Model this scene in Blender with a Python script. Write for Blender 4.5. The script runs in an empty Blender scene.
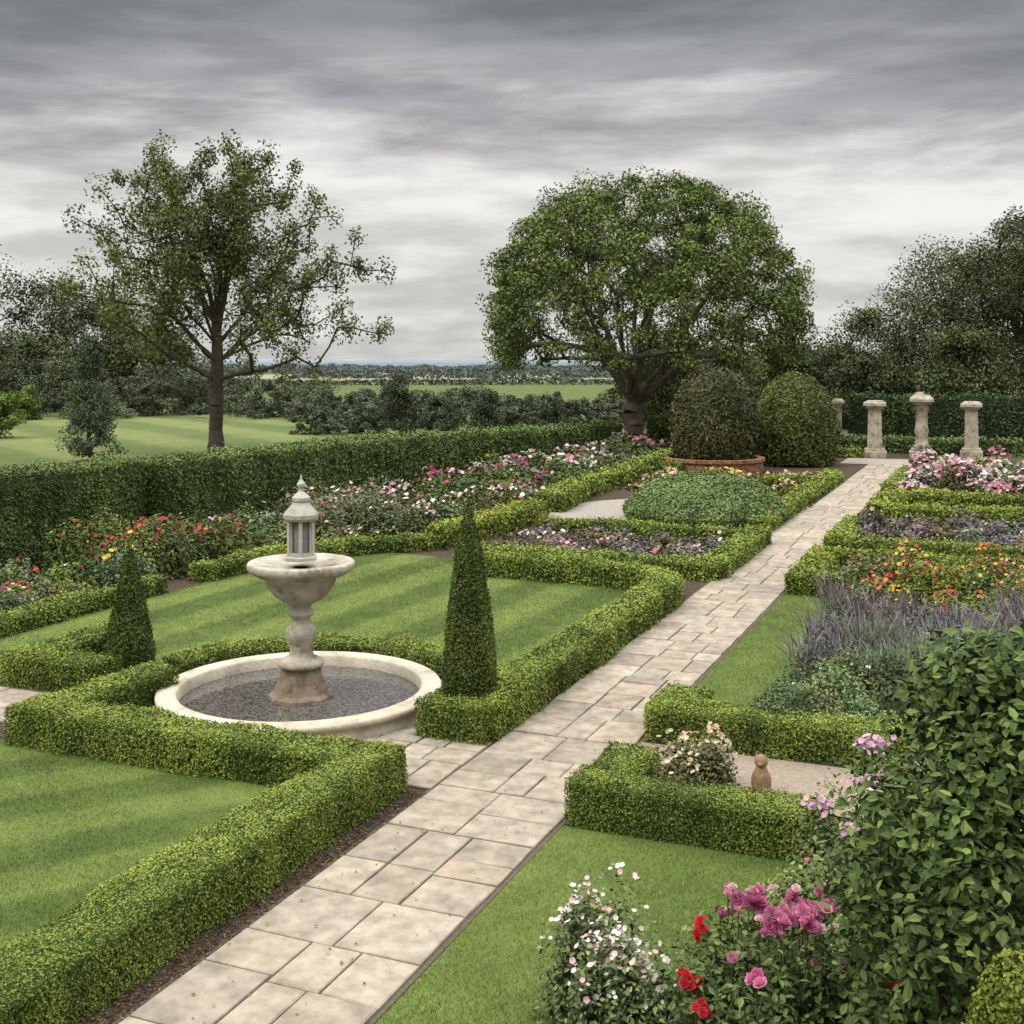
import bpy, math, numpy as np
from mathutils import Vector
rng=np.random.default_rng(11)
S=bpy.context.scene
TH=math.radians(22.7); SN,CS=math.sin(TH),math.cos(TH)
CAMH=4.5
def depth(x,y): return -SN*x+CS*y
# ------------------------------------------------------------ noise
_K=rng.normal(size=(16,3)); _P=rng.uniform(0,6.28,16)
def noise(p,sc):
    return np.sin((np.asarray(p)*sc)@_K.T+_P).sum(1)/4.0*0.7
def norm(v): return v/np.maximum(np.linalg.norm(v,axis=1,keepdims=True),1e-9)
# ------------------------------------------------------------ materials
def newmat(n):
    m=bpy.data.materials.new(n); m.use_nodes=True
    nt=m.node_tree; nt.nodes.clear()
    return m,nt,nt.nodes.new,nt.links.new
def col_mat(name,rough=0.6,trans=0.0,nscale=0,namp=0.3,bump=0,bscale=30,spec=0.3,bdist=0.02):
    m,nt,N,L=newmat(name)
    o=N('ShaderNodeOutputMaterial'); p=N('ShaderNodeBsdfPrincipled')
    p.inputs['Roughness'].default_value=rough; p.inputs['Specular IOR Level'].default_value=spec
    a=N('ShaderNodeAttribute'); a.attribute_name='Col'
    c=a.outputs['Color']
    if nscale:
        g=N('ShaderNodeNewGeometry')
        n1=N('ShaderNodeTexNoise'); n1.inputs['Scale'].default_value=nscale; n1.inputs['Detail'].default_value=8; n1.inputs['Roughness'].default_value=0.65
        L(g.outputs['Position'],n1.inputs['Vector'])
        mr=N('ShaderNodeMapRange'); mr.inputs['From Min'].default_value=0.3; mr.inputs['From Max'].default_value=0.7
        mr.inputs['To Min'].default_value=1-namp; mr.inputs['To Max'].default_value=1+namp
        L(n1.outputs['Fac'],mr.inputs['Value'])
        vm=N('ShaderNodeVectorMath'); vm.operation='SCALE'
        L(c,vm.inputs[0]); L(mr.outputs[0],vm.inputs['Scale']); c=vm.outputs[0]
    L(c,p.inputs['Base Color'])
    if bump:
        g=N('ShaderNodeNewGeometry')
        n2=N('ShaderNodeTexNoise'); n2.inputs['Scale'].default_value=bscale; n2.inputs['Detail'].default_value=6
        L(g.outputs['Position'],n2.inputs['Vector'])
        bp=N('ShaderNodeBump'); bp.inputs['Strength'].default_value=bump; bp.inputs['Distance'].default_value=bdist
        L(n2.outputs['Fac'],bp.inputs['Height']); L(bp.outputs[0],p.inputs['Normal'])
    if trans:
        t=N('ShaderNodeBsdfTranslucent'); L(c,t.inputs['Color'])
        mx=N('ShaderNodeMixShader'); mx.inputs[0].default_value=trans
        L(p.outputs[0],mx.inputs[1]); L(t.outputs[0],mx.inputs[2]); L(mx.outputs[0],o.inputs[0])
    else: L(p.outputs[0],o.inputs[0])
    return m
M_LEAF=col_mat('leaf',0.65,0.0,spec=.15)
M_PETAL=col_mat('petal',0.6,0.3)
M_BARK=col_mat('bark',0.9,0,6,0.4,0.6,14,0.2,0.05)
M_GRASS=col_mat('grass',0.8,0,2.2,0.22,0.8,60,0.15,0.03)
M_BLADE=col_mat('grass_blade',0.6,0.0)
M_STONE=col_mat('paving_stone',0.85,0,4.5,0.38,0.5,25,0.25,0.012)
M_SOIL=col_mat('mulch',0.95,0,14,0.6,1.0,40,0.1,0.05)
M_GRAVEL=col_mat('gravel',0.95,0,30,0.3,0.8,70,0.1,0.02)
MATS=[M_LEAF,M_PETAL,M_BARK,M_GRASS,M_BLADE,M_STONE,M_SOIL,M_GRAVEL]
LEAF,PETAL,BARK,GRASS,BLADE,STONE,SOIL,GRAVEL=range(8)

def fountain_mat(nm,lo,mid,hi,sc=3.5):
    m,nt,N,L=newmat(nm)
    o=N('ShaderNodeOutputMaterial'); p=N('ShaderNodeBsdfPrincipled'); p.inputs['Roughness'].default_value=0.85
    g=N('ShaderNodeNewGeometry')
    n1=N('ShaderNodeTexNoise'); n1.inputs['Scale'].default_value=sc; n1.inputs['Detail'].default_value=9; n1.inputs['Roughness'].default_value=0.7
    L(g.outputs['Position'],n1.inputs['Vector'])
    r=N('ShaderNodeValToRGB'); e=r.color_ramp.elements
    e[0].position=0.34; e[0].color=(*lo,1); e[1].position=0.62; e[1].color=(*hi,1)
    x=e.new(0.47); x.color=(*mid,1)
    L(n1.outputs['Fac'],r.inputs[0])
    a=N('ShaderNodeAttribute'); a.attribute_name='Col'
    mx=N('ShaderNodeMix'); mx.data_type='RGBA'; mx.blend_type='MULTIPLY'; mx.inputs[0].default_value=1
    L(r.outputs[0],mx.inputs[6]); L(a.outputs['Color'],mx.inputs[7]); L(mx.outputs[2],p.inputs['Base Color'])
    n2=N('ShaderNodeTexNoise'); n2.inputs['Scale'].default_value=22; n2.inputs['Detail'].default_value=8
    L(g.outputs['Position'],n2.inputs['Vector'])
    bp=N('ShaderNodeBump'); bp.inputs['Strength'].default_value=0.5; bp.inputs['Distance'].default_value=0.03
    L(n2.outputs['Fac'],bp.inputs['Height']); L(bp.outputs[0],p.inputs['Normal']); L(p.outputs[0],o.inputs[0])
    return m
MATS.append(fountain_mat('weathered_limestone',(0.13,0.11,0.075),(0.33,0.30,0.24),(0.46,0.43,0.36))); LIME=8
def water_mat():
    m,nt,N,L=newmat('basin_water')
    o=N('ShaderNodeOutputMaterial'); p=N('ShaderNodeBsdfPrincipled'); p.inputs['Roughness'].default_value=0.06; p.inputs['IOR'].default_value=1.5
    g=N('ShaderNodeNewGeometry')
    v=N('ShaderNodeTexNoise'); v.inputs['Scale'].default_value=34; v.inputs['Detail'].default_value=5; v.inputs['Roughness'].default_value=0.8
    L(g.outputs['Position'],v.inputs['Vector'])
    r=N('ShaderNodeValToRGB'); e=r.color_ramp.elements
    e[0].position=0.42; e[0].color=(0.015,0.013,0.011,1); e[1].position=0.66; e[1].color=(0.21,0.19,0.17,1)
    L(v.outputs['Fac'],r.inputs[0]); L(r.outputs[0],p.inputs['Base Color'])
    v2=N('ShaderNodeTexNoise'); v2.inputs['Scale'].default_value=9; v2.inputs['Detail'].default_value=3
    L(g.outputs['Position'],v2.inputs['Vector'])
    bp=N('ShaderNodeBump'); bp.inputs['Strength'].default_value=0.12; bp.inputs['Distance'].default_value=0.03
    L(v2.outputs['Fac'],bp.inputs['Height']); L(bp.outputs[0],p.inputs['Normal']); L(p.outputs[0],o.inputs[0])
    return m
MATS.append(water_mat()); WATER=9
def brick_mat():
    m,nt,N,L=newmat('brick')
    o=N('ShaderNodeOutputMaterial'); p=N('ShaderNodeBsdfPrincipled'); p.inputs['Roughness'].default_value=0.9
    g=N('ShaderNodeNewGeometry')
    n=N('ShaderNodeTexNoise'); n.inputs['Scale'].default_value=7; n.inputs['Detail'].default_value=6
    L(g.outputs['Position'],n.inputs['Vector'])
    r=N('ShaderNodeValToRGB'); e=r.color_ramp.elements
    e[0].position=0.35; e[0].color=(0.10,0.04,0.02,1); e[1].position=0.65; e[1].color=(0.30,0.15,0.075,1)
    L(n.outputs['Fac'],r.inputs[0]); L(r.outputs[0],p.inputs['Base Color']); L(p.outputs[0],o.inputs[0])
    return m
MATS.append(brick_mat()); BRICK=10
def ground_mat():
    m,nt,N,L=newmat('countryside')
    o=N('ShaderNodeOutputMaterial'); p=N('ShaderNodeBsdfPrincipled'); p.inputs['Roughness'].default_value=0.95; p.inputs['Specular IOR Level'].default_value=0.05
    g=N('ShaderNodeNewGeometry')
    v=N('ShaderNodeTexVoronoi'); v.inputs['Scale'].default_value=0.006
    L(g.outputs['Position'],v.inputs['Vector'])
    r=N('ShaderNodeValToRGB'); r.color_ramp.interpolation='CONSTANT'; e=r.color_ramp.elements
    e[0].position=0; e[0].color=(0.09,0.12,0.04,1); e[1].position=0.35; e[1].color=(0.22,0.21,0.09,1)
    x=e.new(0.6); x.color=(0.06,0.08,0.04,1); x=e.new(0.8); x.color=(0.25,0.23,0.14,1)
    sp=N('ShaderNodeSeparateColor'); L(v.outputs['Color'],sp.inputs[0]); L(sp.outputs[0],r.inputs[0])
    n=N('ShaderNodeTexNoise'); n.inputs['Scale'].default_value=0.3; n.inputs['Detail'].default_value=10
    L(g.outputs['Position'],n.inputs['Vector'])
    mr=N('ShaderNodeMapRange'); mr.inputs['From Min'].default_value=0.3; mr.inputs['From Max'].default_value=0.7; mr.inputs['To Min'].default_value=0.75; mr.inputs['To Max'].default_value=1.2
    L(n.outputs['Fac'],mr.inputs['Value'])
    sc=N('ShaderNodeVectorMath'); sc.operation='SCALE'; L(r.outputs[0],sc.inputs[0]); L(mr.outputs[0],sc.inputs['Scale'])
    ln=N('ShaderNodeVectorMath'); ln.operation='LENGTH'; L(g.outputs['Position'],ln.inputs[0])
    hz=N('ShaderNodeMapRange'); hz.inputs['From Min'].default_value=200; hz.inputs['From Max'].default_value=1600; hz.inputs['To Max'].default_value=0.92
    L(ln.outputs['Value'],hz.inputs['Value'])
    mx=N('ShaderNodeMix'); mx.data_type='RGBA'; L(hz.outputs[0],mx.inputs[0]); L(sc.outputs[0],mx.inputs[6]); mx.inputs[7].default_value=(0.15,0.18,0.20,1)  # atmospheric haze painted into the base colour, growing with distance
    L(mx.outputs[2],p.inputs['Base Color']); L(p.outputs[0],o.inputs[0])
    return m
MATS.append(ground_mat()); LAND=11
MATS.append(fountain_mat('cream_stone',(0.28,0.25,0.19),(0.42,0.385,0.31),(0.50,0.465,0.39),2.6)); CREAM=12

# ------------------------------------------------------------ builder
class B:
    def __init__(s): s.v=[];s.c=[];s.ls=[];s.lt=[];s.li=[];s.mi=[];s.n=0;s.sm=[]
    def add(s,v,f,c,mi=0,smooth=False):
        v=np.asarray(v,dtype=np.float32).reshape(-1,3); f=np.asarray(f,dtype=np.int64)
        if len(v)==0 or len(f)==0: return
        c=np.asarray(c,dtype=np.float32)
        if c.ndim==1: c=np.tile(c,(len(v),1))
        s.v.append(v); s.c.append(c); s.li.append((f+s.n).ravel()); s.lt.append(np.full(len(f),f.shape[1]))
        s.mi.append(np.full(len(f),mi)); s.sm.append(np.full(len(f),smooth)); s.n+=len(v)
    def done(s,name,loc=None):
        v=np.concatenate(s.v); c=np.concatenate(s.c); li=np.concatenate(s.li); lt=np.concatenate(s.lt); mi=np.concatenate(s.mi)
        used=np.unique(mi); remap=np.zeros(64,dtype=np.int32); remap[used]=np.arange(len(used))
        me=bpy.data.meshes.new(name)
        if loc is None: loc=np.array([(v[:,0].min()+v[:,0].max())/2,(v[:,1].min()+v[:,1].max())/2,0],dtype=np.float32)
        loc=np.asarray(loc,dtype=np.float32)
        me.vertices.add(len(v)); me.vertices.foreach_set('co',(v-loc).ravel())
        me.loops.add(len(li)); me.loops.foreach_set('vertex_index',li.astype(np.int32))
        me.polygons.add(len(lt)); st=np.concatenate([[0],np.cumsum(lt)[:-1]])
        me.polygons.foreach_set('loop_start',st.astype(np.int32)); me.polygons.foreach_set('loop_total',lt.astype(np.int32))
        me.polygons.foreach_set('material_index',remap[mi])
        me.polygons.foreach_set('use_smooth',np.concatenate(s.sm))
        for u in used: me.materials.append(MATS[u])
        me.update(calc_edges=True)
        a=me.color_attributes.new('Col','FLOAT_COLOR','POINT')
        cc=np.ones((len(v),4),dtype=np.float32); cc[:,:3]=np.clip(c,0,1.4); a.data.foreach_set('color',cc.ravel())
        ob=bpy.data.objects.new(name,me); ob.location=[float(q) for q in loc]
        S.collection.objects.link(ob); return ob
Q1=np.array([(0,-.5,0),(.32,0,.05),(0,.5,0),(-.32,0,.05)]); F1=np.array([(0,1,2,3)])
Q2=np.array([(0,-.5,0),(.27,-.15,.07),(.2,.22,.07),(0,.55,-.03),(-.2,.22,.07),(-.27,-.15,.07)]); F2=np.array([(0,1,2,3),(0,3,4,5)])
def rose_template():
    V=[];F=[]
    for k,(n,r,op) in enumerate([(6,0.5,0.15),(5,0.38,0.5),(4,0.22,0.9)]):
        for i in range(n):
            a=2*math.pi*i/n+k*0.5; w=math.pi/n*1.15
            b=len(V)
            V+= [(0.06*math.cos(a),0.06*math.sin(a),-0.15),
                 (r*math.cos(a-w),r*math.sin(a-w),-0.1+op*0.35),
                 (r*1.12*math.cos(a),r*1.12*math.sin(a),0.0+op*0.42),
                 (r*math.cos(a+w),r*math.sin(a+w),-0.1+op*0.35)]
            F.append((b,b+1,b+2,b+3))
    return np.array(V),np.array(F)
RT,RF=rose_template()
FT=np.array([(0.0,0,0),(.35,-.3,.1),(.55,.0,.15),(.35,.3,.1)])
def flat_template():
    V=[];F=[]
    for i in range(5):
        a=i*2*math.pi/5; R=np.array([[math.cos(a),-math.sin(a),0],[math.sin(a),math.cos(a),0],[0,0,1]])
        V.append(FT@R.T); F.append([i*4,i*4+1,i*4+2,i*4+3])
    return np.concatenate(V),np.array(F)
T5,F5=flat_template()
def scat(b,T,F,pos,nr,size,cols,mi=0):
    n=len(pos)
    if n==0: return
    nr=norm(nr); t=norm(np.cross(nr,rng.normal(size=(n,3)))); bb=np.cross(nr,t)
    size=np.broadcast_to(size,(n,))
    v=pos[:,None,:]+size[:,None,None]*(T[None,:,0,None]*t[:,None]+T[None,:,1,None]*bb[:,None]+T[None,:,2,None]*nr[:,None])
    f=(F[None]+(np.arange(n)*len(T))[:,None,None]).reshape(-1,F.shape[1])
    cols=np.asarray(cols)
    if cols.ndim==1: cols=np.tile(cols,(n,1))
    b.add(v.reshape(-1,3),f,np.repeat(cols,len(T),0),mi)
def mixc(a,c,t):
    t=np.clip(t,0,1.15)[:,None]; return np.asarray(a)*(1-t)+np.asarray(c)*t
def leafsize(D): return float(np.clip(0.0022*D,0.021,0.5))
# ------------------------------------------------------------ hedges
BOXD=(0.045,0.072,0.013); BOXL=(0.225,0.280,0.050)
TALLD=(0.034,0.058,0.016); TALLL=(0.145,0.195,0.052)
YEWD=(0.020,0.033,0.014); YEWL=(0.07,0.098,0.03)
def hedge_run(b,pts,w,h0,h1=None,dark=BOXD,light=BOXL,cov=1.25,z0=0.0,lump=0.03):
    if h1 is None: h1=h0
    pts=np.array(pts,dtype=float)
    seg=np.linalg.norm(np.diff(pts,axis=0),axis=1); cum=np.concatenate([[0],np.cumsum(seg)]); Lt=cum[-1]
    def at(s):
        i=np.clip(np.searchsorted(cum,s,side='right')-1,0,len(seg)-1)
        f=((s-cum[i])/seg[i])[:,None]; p=pts[i]*(1-f)+pts[i+1]*f
        return p
    def tan(s):
        e=min(0.1,Lt*0.2); return (lambda d:d/np.linalg.norm(d,axis=1,keepdims=True))(at(np.clip(s+e,0,Lt))-at(np.clip(s-e,0,Lt)))
    m=max(2,int(Lt/0.3)+1); ss=np.linspace(0.05,Lt-0.05,m); P=at(ss); Tn=tan(ss); sd=np.stack([Tn[:,1],-Tn[:,0]],1)
    hh=h0+(h1-h0)*ss/Lt; iw=w/2-0.05
    prof=[(-1,0),(-1,.88),(-.8,1),(.8,1),(1,.88),(1,0)]
    V=[]
    for a,c in prof:
        V.append(np.column_stack([P+sd*iw*a,z0+np.full(m,1.0)*c*(hh-0.045)]))
    V=np.stack(V,1).reshape(-1,3); k=len(prof); F=[]
    for i in range(m-1):
        for j in range(k-1): F.append((i*k+j,(i+1)*k+j,(i+1)*k+j+1,i*k+j+1))
    b.add(V,F,np.array(dark)*0.8,LEAF)  # core coloured darker to paint the shade in gaps between leaves
    b.add(V[:k],[tuple(range(k))],np.array(dark)*0.8,LEAF); b.add(V[-k:],[tuple(range(k))],np.array(dark)*0.8,LEAF)
    nch=max(1,int(Lt/2.5))
    for ci in range(nch):
        a0,a1=Lt*ci/nch,Lt*(ci+1)/nch
        pc=at(np.array([(a0+a1)/2]))[0]; D=max(4,depth(*pc)); s=leafsize(D)
        dens=cov/(0.32*s*s); hm=(h0+h1)/2; n=int(dens*(a1-a0)*(2*hm+w))
        u=rng.uniform(a0,a1,n); hl=h0+(h1-h0)*u/Lt
        q=rng.uniform(0,2*hm+w,n)
        side=np.where(q<hm,-1,np.where(q<hm+w,0,1))
        zz=np.where(side==-1,q/hm,np.where(side==0,1.0,(q-hm-w)/hm)); lat=np.where(side==0,(q-hm)-w/2,side*w/2)
        p=at(u); tn=tan(u); sdd=np.stack([tn[:,1],-tn[:,0]],1)
        edge=np.abs(lat)/(w/2)
        z=zz*hl-np.where(side==0,0.05*edge**6,0); lat=np.where(side!=0,lat-side*0.045*zz**8,lat)
        nr=np.column_stack([sdd*side[:,None],np.where(side==0,1.0,0.15)])
        pos=np.column_stack([p+sdd*lat[:,None],z+z0])
        off=lump*1.2*noise(pos,2.3)+lump*0.8*noise(pos,7)+rng.normal(0,0.4*s,n)
        top=(side==0)
        off=off+np.where(rng.random(n)<0.08,1.0*s,0)
        pos=pos+norm(nr)*off[:,None]; pos[:,2]=np.maximum(pos[:,2],0.01)
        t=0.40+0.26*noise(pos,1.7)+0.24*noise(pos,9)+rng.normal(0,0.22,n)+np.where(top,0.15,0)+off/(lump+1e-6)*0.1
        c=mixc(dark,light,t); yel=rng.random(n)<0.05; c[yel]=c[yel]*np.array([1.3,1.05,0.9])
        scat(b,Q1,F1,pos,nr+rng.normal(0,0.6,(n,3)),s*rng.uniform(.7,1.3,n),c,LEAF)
    for e,sg in ((0,-1),(Lt,1)):
        pc=at(np.array([float(e)]))[0]; s=leafsize(max(4,depth(*pc))); hl=h0 if e==0 else h1
        n=int(cov/(0.32*s*s)*w*hl); tn=tan(np.array([float(e)]))[0]; sdd=np.array([tn[1],-tn[0]])
        la=rng.uniform(-w/2,w/2,n); z=rng.uniform(0,hl,n)
        pos=np.column_stack([pc+la[:,None]*sdd+tn*sg*0.0,z+z0]); nr=np.tile([tn[0]*sg,tn[1]*sg,0.1],(n,1))
        pos+=nr*(lump*noise(pos,3)+rng.normal(0,.35*s,n))[:,None]; pos[:,2]=np.maximum(pos[:,2],0.01)
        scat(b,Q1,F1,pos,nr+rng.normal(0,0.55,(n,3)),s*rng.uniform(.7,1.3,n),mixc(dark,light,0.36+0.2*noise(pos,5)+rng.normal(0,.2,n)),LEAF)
def hedge(name,runs,w=0.6,h=0.45,**k):
    b=B()
    for r in runs: hedge_run(b,r,w,h,**k)
    return b.done(name)
# ------------------------------------------------------------ revolved foliage
def topiary(b,cx,cy,z0,h,rf,dark,light,s,cov=1.6,lump=0.03,tb=0):
    zs=np.linspace(0,1,14); R=np.array([rf(z) for z in zs]); k=20
    an=np.linspace(0,2*math.pi,k,endpoint=False)
    V=np.array([(cx+max(0.005,r-0.05-lump)*math.cos(a),cy+max(0.005,r-0.05-lump)*math.sin(a),z0+z*(h-0.05-lump)) for z,r in zip(zs,R) for a in an])
    F=[(i*k+j,i*k+(j+1)%k,(i+1)*k+(j+1)%k,(i+1)*k+j) for i in range(13) for j in range(k)]
    b.add(V,F,np.array(dark)*.8,LEAF)  # inner shade painted as a darker core behind the leaves
    zz=np.linspace(0,1,200); rr=np.array([rf(z) for z in zz]); dr=np.gradient(rr,zz*h)
    w=rr*np.sqrt(1+dr**2); A=2*math.pi*w.mean()*h; n=int(cov*A/(.32*s*s))
    cdf=np.cumsum(w); cdf/=cdf[-1]; zi=np.interp(rng.random(n),cdf,zz); r=np.interp(zi,zz,rr); d=np.interp(zi,zz,dr)
    a=rng.uniform(0,2*math.pi,n)
    nr=norm(np.column_stack([np.cos(a),np.sin(a),-np.clip(d,-8,2)]))
    pos=np.column_stack([cx+r*np.cos(a),cy+r*np.sin(a),z0+zi*h]); pos+=nr*(lump*noise(pos,2.5)+lump*.6*noise(pos,8)+rng.normal(0,.4*s,n))[:,None]
    pos[:,2]=np.maximum(pos[:,2],.02)
    t=0.38+tb+0.25*noise(pos,2)+0.22*noise(pos,8)+rng.normal(0,.22,n)
    scat(b,Q1,F1,pos,nr+rng.normal(0,.6,(n,3)),s*rng.uniform(.7,1.3,n),mixc(dark,light,t),LEAF)
# ------------------------------------------------------------ plants
def mound(b,cx,cy,r,h,dark,light,s,n,z0=0.0,T=Q1,F=F1,stem=False):
    u=norm(rng.normal(size=(n,3))); u[:,2]=np.abs(u[:,2])
    rad=rng.uniform(.45,1.08,n)**.6
    pos=np.column_stack([cx+u[:,0]*r*rad,cy+u[:,1]*r*rad,z0+u[:,2]*h*rad])
    pos+=u*(0.16*r*noise(pos,4/max(r,.2)))[:,None]; pos[:,2]=np.maximum(pos[:,2],0.02)
    t=.42+.25*noise(pos,6)+rng.normal(0,.28,n)
    scat(b,T,F,pos,u*0.6+rng.normal(0,.5,(n,3))+np.array([0,0,.4]),s*rng.uniform(.6,1.3,n),mixc(dark,light,t),LEAF)
def blooms(b,pos,size,cols,T=T5,F=F5):
    n=len(pos); scat(b,T,F,pos,rng.normal(0,.45,(n,3))+np.array([-.1,-.35,.9]),size*rng.uniform(.7,1.25,n),cols,PETAL)
def bloomcols(n,pal):
    pal=np.array(pal); c=pal[rng.integers(0,len(pal),n)]; return c*rng.uniform(.75,1.15,(n,1))
PINK=(0.52,0.18,0.26); LPINK=(0.64,0.43,0.43); WHITE=(0.68,0.65,0.58); RED=(0.44,0.025,0.03); MAG=(0.42,0.06,0.18); YEL=(0.62,0.44,0.06); ORG=(0.58,0.2,0.05); PEACH=(0.62,0.42,0.28); LIL=(0.26,0.20,0.30)
def bed(name,x0,x1,y0,y1,h,dark,light,pal,fd=3.0,pr=0.38,mask=None,step=0.5,cov=1.0,leafmul=1.5,clump=0.0,fsz=1.0):
    b=B(); xs=np.arange(x0+pr*.6,x1-pr*.5,step); ys=np.arange(y0+pr*.6,y1-pr*.5,step)
    for x in xs:
        for y in ys:
            px=x+rng.normal(0,step*.25); py=y+rng.normal(0,step*.25)
            if mask and not mask(px,py): continue
            D=max(5,depth(px,py)); s=leafsize(D)*leafmul
            hh=h*rng.uniform(.4,1.45); r=pr*rng.uniform(.7,1.4)
            n=int(cov*2.2*math.pi*r*(r+hh)/(.32*s*s)/1.6)
            k=rng.uniform(.6,1.4); hue=np.array([rng.uniform(.82,1.25),1,rng.uniform(.6,1.5)])
            mound(b,px,py,r,hh,np.array(dark)*k*hue,np.array(light)*k*hue,s,n)
            nf=rng.poisson(fd*(0 if rng.random()<clump else 1/(1-clump)))
            if nf and pal:
                pc=pal[rng.integers(0,len(pal))]
                a=rng.uniform(0,6.28,nf); q=np.sqrt(rng.random(nf))*.9
                pos=np.column_stack([px+r*q*np.cos(a),py+r*q*np.sin(a),hh*np.sqrt(np.clip(1-q*q*.8,0,1))+.02+rng.uniform(0,.06,nf)])
                blooms(b,pos,max(.06,.0036*D)*fsz*rng.uniform(.6,1.15,nf),bloomcols(nf,[pc,pc,pal[rng.integers(0,len(pal))]]))
    return b.done(name)
def spikes(b,x0,x1,y0,y1,n,h,c0,c1,w=.008,spread=.14):
    x=rng.uniform(x0,x1,n); y=rng.uniform(y0,y1,n); 
    hv=1+.35*noise(np.column_stack([x,y,0*x]),2.4)
    hh=h*rng.uniform(.55,1.1,n)*np.clip(hv,.5,1.4)
    base=np.column_stack([x,y,np.zeros(n)+.05]); a=rng.uniform(0,3.14,n); sd=np.column_stack([np.cos(a),np.sin(a),0*a])*w
    ln=np.column_stack([rng.normal(0,spread,(n,2)),np.zeros(n)]); 
    m=base+ln*.5*h/.6; m[:,2]=hh*.72; t=base+ln*h/.6; t[:,2]=hh
    V=np.stack([base-sd*.5,base+sd*.5,m+sd*.5,m-sd*.5,m+sd*1.3,m-sd*1.3,t+sd*.7,t-sd*.7],1).reshape(-1,3)
    F=np.array([(0,1,2,3),(5,4,6,7)])[None]+(np.arange(n)*8)[:,None,None]
    k=rng.uniform(.6,1.35,n)[:,None,None]
    C=np.concatenate([np.tile(c0,(4,1)),np.tile(c1,(4,1))])[None]*k
    b.add(V,F.reshape(-1,4),C.reshape(-1,3),LEAF)
# ------------------------------------------------------------ lawns
GD=np.array((0.074,0.114,0.022)); GL=np.array((0.172,0.222,0.052))
def lawn(name,x0,x1,y0,y1,ang=0,sw=0.7,z=0.02,cell=0.1,blades=0,bh=.03,bw=.003,contrast=1.0,mask=None,gd=GD,gl=GL):
    b=B(); nx=max(2,int((x1-x0)/cell)+1); ny=max(2,int((y1-y0)/cell)+1)
    X,Y=np.meshgrid(np.linspace(x0,x1,nx),np.linspace(y0,y1,ny)); X=X.ravel();Y=Y.ravel()
    def cl(x,y):
        q=(x*math.cos(ang)-y*math.sin(ang)); p3=np.column_stack([x,y,0*x])
        st=np.tanh(np.sin(q*math.pi/sw+.2*noise(p3,.5))*3)*.5*contrast
        return mixc(gd,gl,.5+st*.68+.14*noise(p3,1.2)+.12*noise(p3,5))
    idx=np.arange(nx*ny).reshape(ny,nx)
    F=np.stack([idx[:-1,:-1],idx[:-1,1:],idx[1:,1:],idx[1:,:-1]],-1).reshape(-1,4)
    if mask:
        mc=mask(X[F].mean(1),Y[F].mean(1)); F=F[mc]
    zz=z+0.006*noise(np.column_stack([X,Y,0*X]),1.0)
    b.add(np.column_stack([X,Y,zz]),F,cl(X,Y)*.8,GRASS,True)
    if blades:
        n=int(blades*(x1-x0)*(y1-y0)); x=rng.uniform(x0,x1,n); y=rng.uniform(y0,y1,n)
        if mask: k=mask(x,y); x=x[k];y=y[k];n=len(x)
        a=rng.uniform(0,6.28,n); sd=np.column_stack([np.cos(a),np.sin(a),0*a])*bw
        hh=bh*rng.uniform(.5,1.2,n); q=np.column_stack([x,y,np.full(n,z-.004)])
        tp=q+np.column_stack([rng.normal(0,bh*.45,(n,2)),hh])
        V=np.stack([q-sd,q+sd,tp],1).reshape(-1,3); f=np.arange(3*n).reshape(-1,3)
        c=cl(x,y)*rng.uniform(.7,1.4,(n,1)); b.add(V,f,np.repeat(c,3,0),BLADE)
    return b.done(name)
def sheet(name,x0,x1,y0,y1,z,col,mi):
    b=B(); b.add([(x0,y0,z),(x1,y0,z),(x1,y1,z),(x0,y1,z)],[(0,1,2,3)],col,mi); return b.done(name)
# ------------------------------------------------------------ paving
def slabs(b,x0,x1,y0,y1,z=.03,mx=.86,cut=None):
    def rec(a,c,d,e):
        w=c-a;l=e-d
        if max(w,l)<mx: out.append((a,c,d,e)); return
        if w>l: 
            m=a+w*rng.uniform(.34,.66); rec(a,m,d,e); rec(m,c,d,e)
        else:
            m=d+l*rng.uniform(.34,.66); rec(a,c,d,m); rec(a,c,m,e)
    out=[]
    y=y0
    while y<y1-.05:
        l=min(rng.uniform(.7,1.5),y1-y); 
        if y1-y-l<.5: l=y1-y
        x=x0
        while x<x1-.05:
            w=min(1.6,x1-x)
            if x1-x-w<.6: w=x1-x
            rec(x,x+w,y,y+l); x+=w
        y+=l
    pal=np.array([(.30,.252,.19),(.275,.235,.18),(.32,.27,.205),(.25,.215,.165),(.295,.24,.175),(.285,.245,.19),(.33,.285,.22)])*.9
    for (a,c,d,e) in out:
        if cut and cut((a+c)/2,(d+e)/2): continue
        g=.0105; a+=g;c-=g;d+=g;e-=g; t=z+rng.uniform(-.004,.004); i=.009
        j=rng.uniform(-.006,.006,8)
        tt=rng.uniform(-.002,.002,4)
        V=[(a+j[0],d+j[1],0.002),(c+j[2],d+j[3],0.002),(c+j[4],e+j[5],0.002),(a+j[6],e+j[7],0.002)]
        V+=[(V[0][0],V[0][1],t-.008),(V[1][0],V[1][1],t-.008),(V[2][0],V[2][1],t-.008),(V[3][0],V[3][1],t-.008)]
        V+=[(a+i,d+i,t+tt[0]),(c-i,d+i,t+tt[1]),(c-i,e-i,t+tt[2]),(a+i,e-i,t+tt[3])]
        F=[(8,9,10,11)]+[(k,(k+1)%4,4+(k+1)%4,4+k) for k in range(4)]+[(4+k,4+(k+1)%4,8+(k+1)%4,8+k) for k in range(4)]
        b.add(V,F,pal[rng.integers(0,len(pal))]*rng.uniform(.9,1.1),STONE)
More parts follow.
